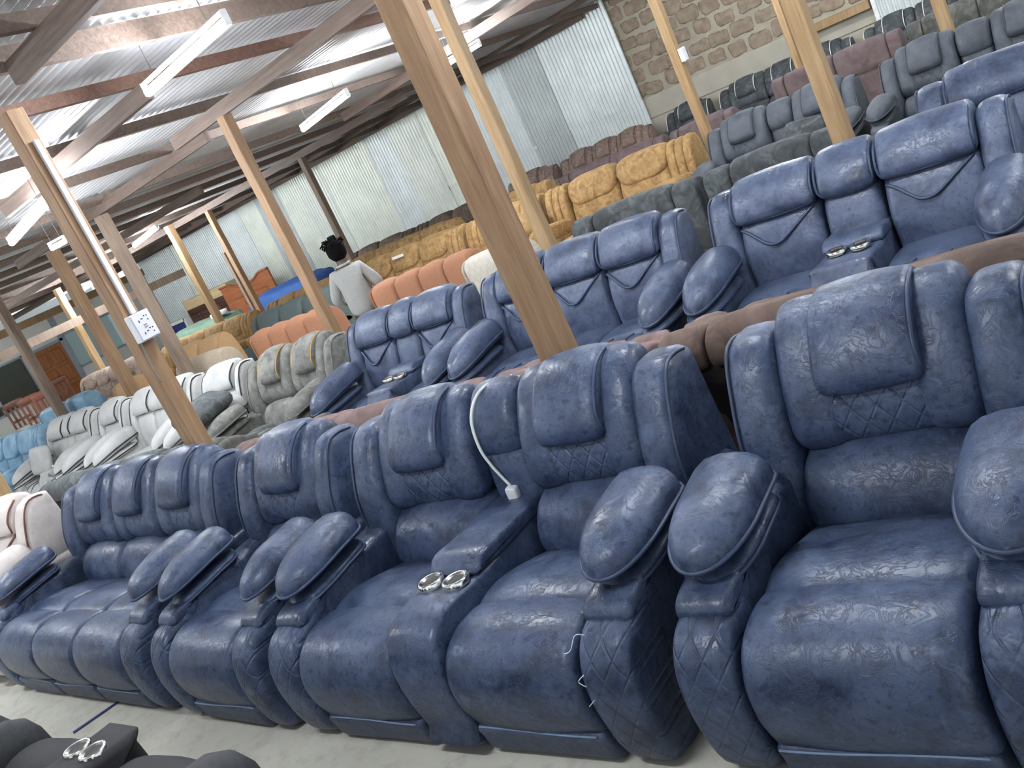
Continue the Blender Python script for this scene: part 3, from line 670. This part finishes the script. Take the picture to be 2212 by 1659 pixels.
# ------------------------------------------------------------------ third row
flap_sofa('slate blue leather loveseat with cup holder console at the right edge', 1.66, 2, (-1.64, 4.25, 0), cons=1, cw=.31, arm=.2)
flap_sofa('slate blue leather three seat sofa behind the thickest post', 1.64, 3, (-3.38, 4.25, 0), arm=.19)
flap_sofa('slate blue leather loveseat with cup holder console left of the thickest post', 1.34, 2, (-4.93, 4.25, 0), cons=1, arm=.17)
recliner('grey velvet loveseat with mustard trim beside the slate blue loveseat', 1.27, 2, (-6.36, 4.16, 0), mat='greyv', matq='greyv', low='greyv', pipe='greyv', seam='goldtrim', arm=.17, hpipe='goldtrim', wpipe='greyv')
WH = dict(mat='white', pipe='blackpipe', flap=False, psides='R')
flap_sofa('white leather armchair with black piping next to the grey velvet loveseat', .74, 1, (-7.43, 4.35, 0), R(-2), **WH, arm=.14)
flap_sofa('white leather three seat sofa with black piping behind the socket post', 1.36, 3, (-8.72, 4.5, 0), R(-2), **WH, arm=.15)
flap_sofa('white leather armchair with black piping left of the white three seater', .66, 1, (-9.85, 4.57, 0), R(-2), **WH, arm=.13)
flap_sofa('white leather loveseat with console at the left end of the white row', 1.3, 2, (-11.0, 4.66, 0), R(-2), **WH, arm=.14, cons=1, cw=.2)
puff_sofa('steel blue tufted leather sofa at the left edge', 1.9, 3, (-12.75, 4.75, 0), mat='ltblue', name='tufted_sofa')
# ------------------------------------------------------------------ fourth row, mostly backs
roll_sofa('terracotta fabric sofa seen from behind, right of the person', 1.32, 4, (-6.06, 7.28, 0), mat='orange', back='orange', arm=.02, lod=0, zt=.98, roll=.45)
roll_sofa('terracotta fabric sofa seen from behind, left of the person', 1.3, 4, (-8.3, 7.45, 0), mat='orange', back='orange', arm=.02, lod=0, zt=.94, roll=.45)
roll_sofa('cream quilted leather armchair seen from behind the slate blue three seater', .66, 1, (-5.05, 7.1, 0), mat='cream', back='cream', arm=.02, lod=1, zt=.93, roll=.5)
roll_sofa('charcoal velvet sofa seen from behind the slate blue three seater', 1.1, 1, (-3.62, 7.05, 0), mat='darkv', back='darkv', arm=.2, lod=1, zt=.93, roll=.5)
roll_sofa('charcoal velvet sofa seen from behind beside the knotty post', .98, 1, (-2.52, 7.05, 0), mat='darkv', back='darkv', arm=.2, lod=1, zt=.93, roll=.5)
flap_sofa('blue leather loveseat with a paper strip on its back near the right edge', 1.5, 2, (-.85, 5.5, 0), mat='blueB', flap=False)
roll_sofa('steel blue leather armchair seen from behind, left of the two by the door post', .75, 1, (-13.7, 7.35, 0), mat='ltblue', back='ltblue', arm=.02, lod=0, zt=1.0, roll=.5)
roll_sofa('steel blue leather armchair seen from behind, right of the two by the door post', .62, 1, (-12.85, 7.3, 0), mat='ltblue', back='ltblue', arm=.02, lod=0, zt=1.03, roll=.5)
roll_sofa('tan fabric armchair seen from behind the white loveseat', .8, 1, (-11.75, 7.5, 0), R(180), mat='tan', back='tan', arm=.02, lod=0, zt=.96, roll=.5)
puff_sofa('tan fabric loveseat with puffed back behind the white three seater', 1.0, 2, (-10.65, 6.45, 0), 0, mat='tan', arm=.02, zt=1.06)
puff_sofa('slate teal puffed sofa behind the dark post', 1.6, 3, (-9.9, 7.45, 0), 0, mat='teal', arm=.06, zt=1.0)
roll_sofa('beige fabric armchair seen from behind the white armchair', .9, 1, (-9.45, 7.05, 0), mat='beige', back='beige', arm=.02, lod=0, zt=.97, roll=.5)
puff_sofa('patchy brown velvet sofa in front of the office wall', 2.1, 4, (-17.0, 8.75, 0), 0, mat='patch', arm=.06, zt=1.0)
# ------------------------------------------------------------------ fifth row, golden velvet and charcoal recliners
puff_sofa('golden velvet puffed sofa at the far left of the golden row', 2.6, 4, (-13.3, 8.45, 0), group='golden velvet sofas')
puff_sofa('golden velvet puffed loveseat just left of the person', 1.75, 3, (-10.9, 8.6, 0), group='golden velvet sofas')
puff_sofa('golden velvet puffed sofa with a white paper tag right of the person', 2.2, 3, (-8.75, 8.6, 0), group='golden velvet sofas', arm=.3)
puff_sofa('golden velvet armchair with pillow between the thickest and the slim post', 1.15, 1, (-6.95, 8.5, 0), group='golden velvet sofas', arm=.28)
puff_sofa('golden velvet puffed sofa at the right end of the golden row', 1.9, 2, (-5.3, 8.45, 0), group='golden velvet sofas', arm=.3)
recliner('charcoal leather recliner loveseat behind the knotty post', 1.6, 2, (-3.42, 8.25, 0), mat='greyblue', matq='greyblueq', low='greyblue', pipe='greypipe', seam='greypipe', cons=1, lod=1, arm=.18, cw=.26)
recliner('charcoal leather recliner sofa at the right edge beside the knotty post', 1.65, 2, (-1.70, 8.3, 0), mat='greyblue', matq='greyblueq', low='greyblue', pipe='greypipe', seam='greypipe', cons=1, lod=1, arm=.18, cw=.28)
# ------------------------------------------------------------------ far rows
roll_sofa('golden velvet sofa seen from behind the golden sofa with the paper tag', 2.4, 4, (-10.0, 11.35, 0), mat='gold', back='gold', arm=.2, lod=0, zt=1.0, roll=.3)
roll_sofa('golden velvet armchair seen from behind near the slim pale post', 1.05, 1, (-7.65, 11.35, 0), mat='gold', back='gold', arm=.2, lod=0, zt=1.0, roll=.3)
roll_sofa('dusky purple suede sofa seen from behind the right golden sofa', 1.7, 2, (-6.75, 12.4, 0), mat='purple', back='purple', arm=.15, lod=0, zt=.88, roll=.3)
roll_sofa('dusky purple suede armchair seen from behind the charcoal loveseat', .9, 1, (-5.35, 12.4, 0), mat='purple', back='purple', arm=.12, lod=0, zt=.87, roll=.3)
roll_sofa('dusky brown suede sofa seen from behind the charcoal sofa at right', 1.5, 2, (-3.55, 12.3, 0), mat='purple', back='purple', arm=.15, lod=0, zt=.98, roll=.3)
roll_sofa('dusky grey suede sofa seen from behind at the top right edge', 1.4, 2, (-2.0, 12.2, 0), mat='dkgreen', back='dkgreen', arm=.15, lod=0, zt=.98, roll=.3)
puff_sofa('dark brown suede sofa against the corrugated wall, left of two', 1.75, 2, (-12.2, 11.75, 0), 0, mat='brownv', arm=.3)
puff_sofa('dark brown suede sofa against the corrugated wall, right of two', 1.75, 2, (-10.4, 11.8, 0), 0, mat='brownv', arm=.3)
recliner('mottled pink brown suede armchair against the corrugated wall', 1.15, 1, (-9.85, 13.4, 0), mat='pinkv', matq='pinkv', low='pinkv', pipe='brownv', seam='pinkv', lod=0, arm=.25)
recliner('mottled pink brown suede three seat sofa by the corrugated wall corner', 1.9, 3, (-8.25, 13.35, 0), mat='pinkv', matq='pinkv', low='pinkv', pipe='brownv', seam='pinkv', lod=0, arm=.2)
K = dict(mat='darkv', matq='greyblueq', low='darkv', pipe='darkv', seam='darkv', hpipe='whitepipe', wpipe='whitepipe', lod=0)
recliner('charcoal armchair with white piping at the left end of the stone wall', .86, 1, (-6.85, 13.75, 0), **K, arm=.18)
recliner('charcoal three seat recliner sofa with white piping along the stone wall', 2.2, 3, (-5.22, 13.75, 0), **K, arm=.2)
recliner('charcoal loveseat with white piping in front of the metal panel', 1.5, 2, (-3.3, 13.75, 0), **K, arm=.2)
# ------------------------------------------------------------------ black sofas beside the camera
def black_sofa(label, loc, W, rz_=math.pi):
    L = LOD[2]; root = thing('recliner_sofa', label, 'sofa', loc, rz_)
    part('base', box(-W/2+.05, W/2-.05, .1, .9, .02, .28, .01), 'black', root, False)
    for k, x0, x1 in layout(W, 2, .22, 1, .26):
        x0 += SLOT; x1 -= SLOT
        if k == 'seat':
            part('footrest_cushion', sweep([(.24, .26), (.24, .40), (.16, .45), (.06, .44), (0, .38), (-.01, .2), (.04, .05), (.2, .05)], x0, x1, .05, bulge=.015, **L), 'black', root)
            part('seat_cushion', sweep([(.2, .26), (.2, .40), (.26, .44), (.5, .44), (.7, .40), (.7, .26)], x0, x1, .05, bulge=.015, **L), 'black', root)
            part('back_cushion', sweep([(.68, .38), (.66, .6), (.72, .8), (.8, .86), (.9, .84), (.94, .4)], x0, x1, .05, bulge=.02, **L), 'black', root)
        elif k == 'console':
            cb = part('console', sweep([(.03, .50), (0, .46), (-.01, .2), (.04, .04), (.7, .04), (.7, .5)], x0, x1, .03, **L), 'black', root); cups(cb, (x0+x1)/2, .12, .512)
        else:
            part('arm_body', sweep([(.05, .05), (.0, .3), (.0, .44), (.06, .52), (.2, .54), (.8, .56), (.9, .3), (.9, .05)], x0, x1, .09, bulge=.012, **L), 'blacktrim', root)
    return root
black_sofa('black fabric recliner loveseat with chrome cup holders in the bottom left corner', (-3.36, 1.22, 0), 1.75, R(178))
black_sofa('black fabric recliner sofa cut by the left bottom edge', (-5.2, 1.29, 0), 1.75, R(178))
black_sofa('black fabric recliner sofa below the bottom edge', (-1.55, 1.10, 0), 1.7, R(178))

# ------------------------------------------------------------------ cable with plug over the loveseat
cab = thing('cable_with_plug', 'white power cable with plug hanging over the navy loveseat back', 'cable', (0, 0, 0))
P = [(-2.345, 2.74, .86), (-2.355, 2.68, .925), (-2.375, 2.62, .945), (-2.405, 2.555, .925), (-2.425, 2.50, .86), (-2.425, 2.475, .76), (-2.405, 2.47, .68), (-2.375, 2.475, .60), (-2.365, 2.475, .585)]
part('cord', tube(P, .0062, 8, n=50), 'cable', cab)
part('plug', pillow((-2.357, 2.462, .556), (.05, .035, .062), (.35, .35), 16, 10, (.1, .15, 0), amp=0), 'plastic', cab)
# loose sewing threads on the right arm of the loveseat
for i, q in enumerate(([(-1.70, 1.73, .42), (-1.72, 1.715, .43), (-1.735, 1.69, .40), (-1.76, 1.685, .392)], [(-1.715, 1.675, .33), (-1.735, 1.665, .315), (-1.72, 1.668, .295)], [(-1.715, 1.67, .25), (-1.735, 1.66, .235)])):
    q = [(x_+.045, y_+.004, z_+.035) for x_, y_, z_ in q]
    tag(part('loose_thread', tube(q, .0014, 5, n=14), 'thread'), ('longest upper', 'curled middle', 'short lower')[i]+' white thread hanging from the loveseat arm', 'thread', 'loose threads')
# power sockets
def socket(o, w_, h_, d, big):
    """box on the +x side of a post; its face looks along +x"""
    t = thing('power_socket', 'large white double power socket on the front post' if big else 'small white socket box on the post before the stone wall', 'socket', o, math.pi/2)
    part('box_body', box(-w_/2, w_/2, -d, 0, -h_/2, h_/2, .004), 'plastic', t, False)
    part('face_plate', box(-w_/2+.006, w_/2-.006, -d-.006, -d, -h_/2+.006, h_/2-.006, .002), 'plastic', t, False)
    if big:
        for zc in (.034, -.036):
            for dx, dz, a, b in ((-.025, -.004, .005, .013), (-.004, .004, .013, .005), (.016, .014, .006, .007), (.032, .012, .006, .007), (.03, -.01, .006, .007)):
                part('slot', box(dx-a/2, dx+a/2, -d-.0075, -d-.005, zc+dz-b/2, zc+dz+b/2), 'dark', t, False)
        for zc in (.004, -.008): part('switch', box(-.010, .010, -d-.009, -d-.005, zc-.002, zc+.002), 'greycable', t, False)
    return t
socket((-4.765, 2.925, 1.645), .125, .155, .055, True)
tag(part('conduit', box(-4.764, -4.742, 2.91, 2.94, 1.725, 2.72, .003), 'plastic', smooth=False), 'pale plastic conduit running up the post from the large socket', 'conduit')
tag(part('socket_wires', tube([(-4.74, 2.87, 1.57), (-4.745, 2.86, 1.45), (-4.73, 2.855, 1.33), (-4.74, 2.857, 1.42), (-4.75, 2.875, 1.56)], .004, 5, n=24), 'greycable'), 'thin grey wires looped below the large socket', 'wire')
socket((-4.368, 9.62, 1.69), .085, .14, .05, False)
# papers
def paper(p, q, Y, hgt, label):
    a = on_y(*p, Y); b = on_y(*q, Y); d = b-a
    V = [(a.x, Y, a.z), (b.x, Y, b.z), (b.x, Y+.004, b.z+hgt), (a.x, Y+.004, a.z+hgt), (a.x, Y+.002, a.z), (b.x, Y+.002, b.z), (b.x, Y+.006, b.z+hgt), (a.x, Y+.006, a.z+hgt)]
    tag(part('paper_tag', (V, [(0, 1, 2, 3), (7, 6, 5, 4), (0, 4, 5, 1), (3, 2, 6, 7)]), 'paper', smooth=False), label, 'paper')
paper((848, 562), (872, 553), 9.15, .035, 'white paper tag on the golden sofa right of the person')
pa = on_z(2044, 186, .985); pb = on_z(2112, 158, .985); pc = (pa+pb)/2
tag(part('paper_strip', pillow((pc.x, 6.235, .990), ((pb-pa).length, .05, .010), (.3, .3), 12, 6, (.15, 0, 0), amp=.003), 'paper'), 'torn white paper strip on the blue loveseat back near the right edge', 'paper')
# ------------------------------------------------------------------ throw pillows
def throw(c, s, mat, label, rot=(0, 0, 0)):
    tag(part('throw_pillow', pillow(c, s, (.75, .35), 24, 12, rot, amp=.006), mat), label, 'pillow')
throw((-6.42, 8.70, .76), (.50, .42, .18), 'gold', 'golden velvet pillow on the arm of the golden armchair', (.3, .25, .2))
throw((-3.05, 8.5, .63), (.34, .30, .10), 'darkv', 'square charcoal pillow standing on the charcoal loveseat', (1.1, .1, .3))
throw((-11.3, 4.98, .66), (.33, .33, .12), 'white', 'white frilled pillow on the white loveseat', (1.2, .1, .2))
throw((-7.12, 4.50, .76), (.36, .50, .16), 'darkv', 'charcoal velvet pillow on the arm of the white armchair', (.1, .2, 0))
# ------------------------------------------------------------------ furniture by the far left
def headboard(X, Y, W, H, label):
    t = thing('bed_headboard', label, 'headboard', (X, Y, 0)); prof = []
    for i in range(25):
        u = i/24*2-1; prof.append((u*W/2, H-.22*abs(u)**.5*0-.16*(1-abs(u))**1.0*(abs(u) < 1)+.06*math.cos(3*math.pi*u)*.4))
    V = []; Fc = []
    for x, z in prof:
        for y in (0, .05): V += [(x, y, 0), (x, y, z)]
    for i in range(24):
        a = i*4; b = a+4; Fc += [(a, b, b+1, a+1), (a+3, b+3, b+2, a+2), (a+1, b+1, b+3, a+3)]
    Fc += [(0, 1, 3, 2), (96, 98, 99, 97)]
    part('board', (V, Fc), 'cherry', t, False)
    part('top_moulding', tube([(x, -.012, z-.02) for x, z in prof], .022, 6), 'cherry', t)
    part('centre_panel', box(-W*.36, W*.36, -.025, 0, .25, H-.38, .012), 'cherry', t, False)
    part('carved_lozenge', pillow((0, -.03, H*.62), (.5, .03, .22), (.9, 1.0), 12, 8, amp=0), 'cherry', t)
headboard(-16.95, 13.1, 1.75, 1.38, 'carved cherry wood headboard leaning by the corrugated wall')
ds = thing('dresser', 'dark carved dresser front under a pale plywood board', 'dresser', (-18.6, 13.2, 0))
part('carcass', box(-.85, .85, 0, .5, 0, 1.18, .01), 'dkwood', ds, False)
for i in range(4):
    d = part('door_panel', box(-.78+i*.40, -.42+i*.40, -.03, 0, .08, 1.06, .012), 'dkwood', ds, False); part('moulding', box(-.72+i*.40, -.48+i*.40, -.05, -.03, .2, .95, .01), 'dkwood', d, False)
tag(part('plywood_board', box(-19.45, -17.7, 13.2, 13.6, 1.18, 1.40, .006), 'ply', smooth=False), 'pale plywood box standing on the dark dresser', 'board')
mt = thing('mattress', 'royal blue mattress with white edge leaning left of the dresser', 'mattress', (-20.05, 13.1, 0))
part('core', box(-.48, .45, .02, .2, 0, 1.0, .02), 'bedblue', mt, False); part('white_edge', join(box(-.52, .49, 0, .22, 1.0, 1.07), box(.45, .52, 0, .22, 0, 1.07)), 'paper', mt, False)
tag(part('cloth_cover', pillow((-15.1, 12.6, .45), (2.2, .9, .95), (.35, .4), 40, 20, amp=.03), 'coverblue'), 'bright blue cloth cover over furniture by the corrugated wall', 'cloth')
tag(part('green_cloth', pillow((-16.6, 11.4, .45), (2.4, .7, .98), (.4, .4), 30, 16, amp=.03), 'greencloth'), 'sage green cloth heaped behind the far left golden sofa', 'cloth')
tag(part('foam_tray', pillow((-15.65, 11.22, .985), (.36, .25, .09), (.3, .5), 16, 8, amp=0), 'styro'), 'white foam tray lying on top of the golden sofa row', 'tray')
# dining chairs before the dark window
def dining_chair(X, Y, rz_, label):
    t = thing('dining_chair', label, 'chair', (X, Y, 0), rz_, 'carved dining chairs')
    for x in (-.2, .2):
        part('leg', box(x-.022, x+.022, -.22, -.176, 0, .44), 'mahog', t, False); part('back_post', box(x-.022, x+.022, .2, .245, 0, 1.0), 'mahog', t, False)
    part('seat', pillow((0, 0, .46), (.47, .47, .09), (.4, .3), 20, 8), 'cream', t)
    part('crest_rail', pillow((0, .222, 1.02), (.5, .045, .16), (.7, .4), 20, 8, amp=.004), 'mahog', t)
    for k in (-1, 0, 1): part('splat', box(k*.1-.025, k*.1+.025, .21, .235, .48, .98), 'mahog', t, False)
    part('lower_rail', box(-.2, .2, .21, .24, .62, .68), 'mahog', t, False)
for i, (px, py, nm) in enumerate(((45, 905, 'leftmost carved mahogany dining chair before the dark window'), (75, 888, 'second carved mahogany dining chair from the left'), (100, 868, 'third carved mahogany dining chair from the left'), (135, 848, 'carved mahogany dining chair beside the orange door'))):
    p = on_z(px, py, 1.0); k_ = (1.44, 1.30, 1.17, 1.34)[i]; dining_chair(p.x*k_, p.y*k_, R(60), nm)
# ------------------------------------------------------------------ person
def skin_obj(name, verts, edges, radii, mat, parent, root=0, sub=2):
    me = bpy.data.meshes.new(name); me.from_pydata(verts, edges, []); me.materials.append(MT[mat]); o = obj(name, me, parent)
    md = o.modifiers.new('skin', 'SKIN'); md.use_smooth_shade = True
    for i, r_ in enumerate(radii): me.skin_vertices[0].data[i].radius = r_ if isinstance(r_, tuple) else (r_, r_)
    me.skin_vertices[0].data[root].use_root = True
    s = o.modifiers.new('sub', 'SUBSURF'); s.levels = sub; s.render_levels = sub; return o
pr = thing('person', 'person in a pale grey sweater with short black dreadlocks seen from behind', 'person', (-6.98, 6.55, 0), R(38)); pr.scale = (.87, .87, .87)
# local: facing +y, x to the right
bv = [(0, 0, .93), (0, .0, 1.08), (0, -.01, 1.25), (0, -.015, 1.40), (0, -.005, 1.49), (0, .02, 1.58), (0, .03, 1.66),
      (-.09, 0, .90), (-.10, .02, .50), (-.10, 0, .09), (-.10, .13, .035), (.09, 0, .90), (.10, .02, .50), (.10, 0, .09), (.10, .13, .035),
      (-.17, -.01, 1.38), (-.25, .0, 1.12), (-.19, .22, 1.03), (-.13, .30, 1.05), (.17, -.01, 1.38), (.27, .0, 1.13), (.19, .22, 1.04), (.12, .30, 1.07)]
be = [(0, 1), (1, 2), (2, 3), (3, 4), (4, 5), (5, 6), (0, 7), (7, 8), (8, 9), (9, 10), (0, 11), (11, 12), (12, 13), (13, 14), (3, 15), (15, 16), (16, 17), (17, 18), (3, 19), (19, 20), (20, 21), (21, 22)]
brd = [(.13, .10), (.12, .09), (.13, .10), (.10, .08), .052, (.085, .10), (.08, .095), .08, .055, .038, .03, .08, .055, .038, .03, .055, .042, .03, .03, .055, .042, .03, .03]
for s, w0, hd in ((-1, 18, (-.13, .30, 1.05)), (1, 22, (.12, .30, 1.07))):
    for k, (dx, dy, dz) in enumerate(((.035, .07, .0), (.012, .085, -.005), (-.012, .085, -.005), (-.034, .07, 0), (.05, .03, .02))):
        i = len(bv); bv += [(hd[0]+dx*.7, hd[1]+dy*.5, hd[2]+dz), (hd[0]+dx*.8-s*.01, hd[1]+dy*.85, hd[2]+dz+.02), (hd[0]+dx*.7-s*.02, hd[1]+dy, hd[2]+dz+.045)]
        be += [(w0, i), (i, i+1), (i+1, i+2)]; brd += [.010, .009, .008]
skin_obj('body', bv, be, brd, 'skin', pr)
part('ear', pillow((-.088, .02, 1.585), (.02, .045, .06), (.8, .8), 10, 8, amp=0), 'skin', pr); part('ear', pillow((.088, .02, 1.585), (.02, .045, .06), (.8, .8), 10, 8, amp=0), 'skin', pr)
part('nose', pillow((0, .125, 1.575), (.035, .045, .05), (.9, .9), 10, 8, amp=0), 'skin', pr)
sv = [(0, 0, .84), (0, 0, 1.0), (0, -.012, 1.18), (0, -.02, 1.33), (0, -.012, 1.43), (-.155, -.012, 1.375), (-.255, -.01, 1.13), (-.22, .16, 1.045), (.155, -.012, 1.375), (.28, -.01, 1.14), (.22, .16, 1.05)]
sw = skin_obj('sweater', sv, [(0, 1), (1, 2), (2, 3), (3, 4), (3, 5), (5, 6), (6, 7), (3, 8), (8, 9), (9, 10)], [(.185, .135), (.175, .13), (.175, .13), (.16, .115), (.075, .075), .078, .066, .05, .078, .066, .05], 'sweater', pr)
part('collar', tube([(.075*math.cos(a), -.008+.075*math.sin(a), 1.465) for a in np.linspace(0, 2*math.pi, 20, endpoint=False)], .016, 8, True), 'sweater', sw)
skin_obj('trousers', [(0, 0, .92), (0, 0, .86), (-.10, 0, .80), (-.105, .02, .48), (-.105, 0, .1), (.10, 0, .80), (.105, .02, .48), (.105, 0, .1)], [(0, 1), (1, 2), (2, 3), (3, 4), (1, 5), (5, 6), (6, 7)], [(.16, .12), (.15, .12), .1, .075, .065, .1, .075, .065], 'trousers', pr)
for s in (-1, 1): part('shoe', pillow((s*.105, .05, .04), (.1, .27, .09), (.5, .6), 16, 8, amp=0), 'dark', pr)
hr = part('hair', pillow((0, -.005, 1.635), (.222, .25, .25), (.9, .9), 20, 12, amp=.006), 'hair', pr)
hrng = random.Random(3)
for k in range(46):
    a = hrng.uniform(0, 2*math.pi); b = hrng.uniform(.15, 1.25); d = Vector((math.cos(a)*math.sin(b), math.sin(a)*math.sin(b)*1.1, math.cos(b)))
    p0 = Vector((0, .0, 1.665))+Vector((d.x*.095, d.y*.108, d.z*.095)); p1 = p0+d*hrng.uniform(.02, .05)+Vector((hrng.uniform(-.02, .02), hrng.uniform(-.02, .02), 0)); p2 = p1+Vector((d.x*.03, d.y*.03, -hrng.uniform(-.01, .04)))
    part('dreadlock', tube([p0, p1, p2], .0095, 6, n=6), 'hair', hr)

a = on_z(236, 1528, .006); b = on_z(178, 1568, .006); d = (b-a).normalized(); n_ = Vector((-d.y, d.x, 0))*.012
a = a-d*.12; b = b+d*.05
V = [tuple(p_+k_*n_+Vector((0, 0, z_))) for z_ in (-.004, .0) for p_, k_ in ((a, -1), (a, 1), (b, 1), (b, -1))]
tag(part('floor_strap', (V, [(3, 2, 1, 0), (4, 5, 6, 7), (0, 1, 5, 4), (1, 2, 6, 5), (2, 3, 7, 6), (3, 0, 4, 7)]), 'bedblue', smooth=False), 'dark strap lying on the concrete floor before the three seater', 'strap')
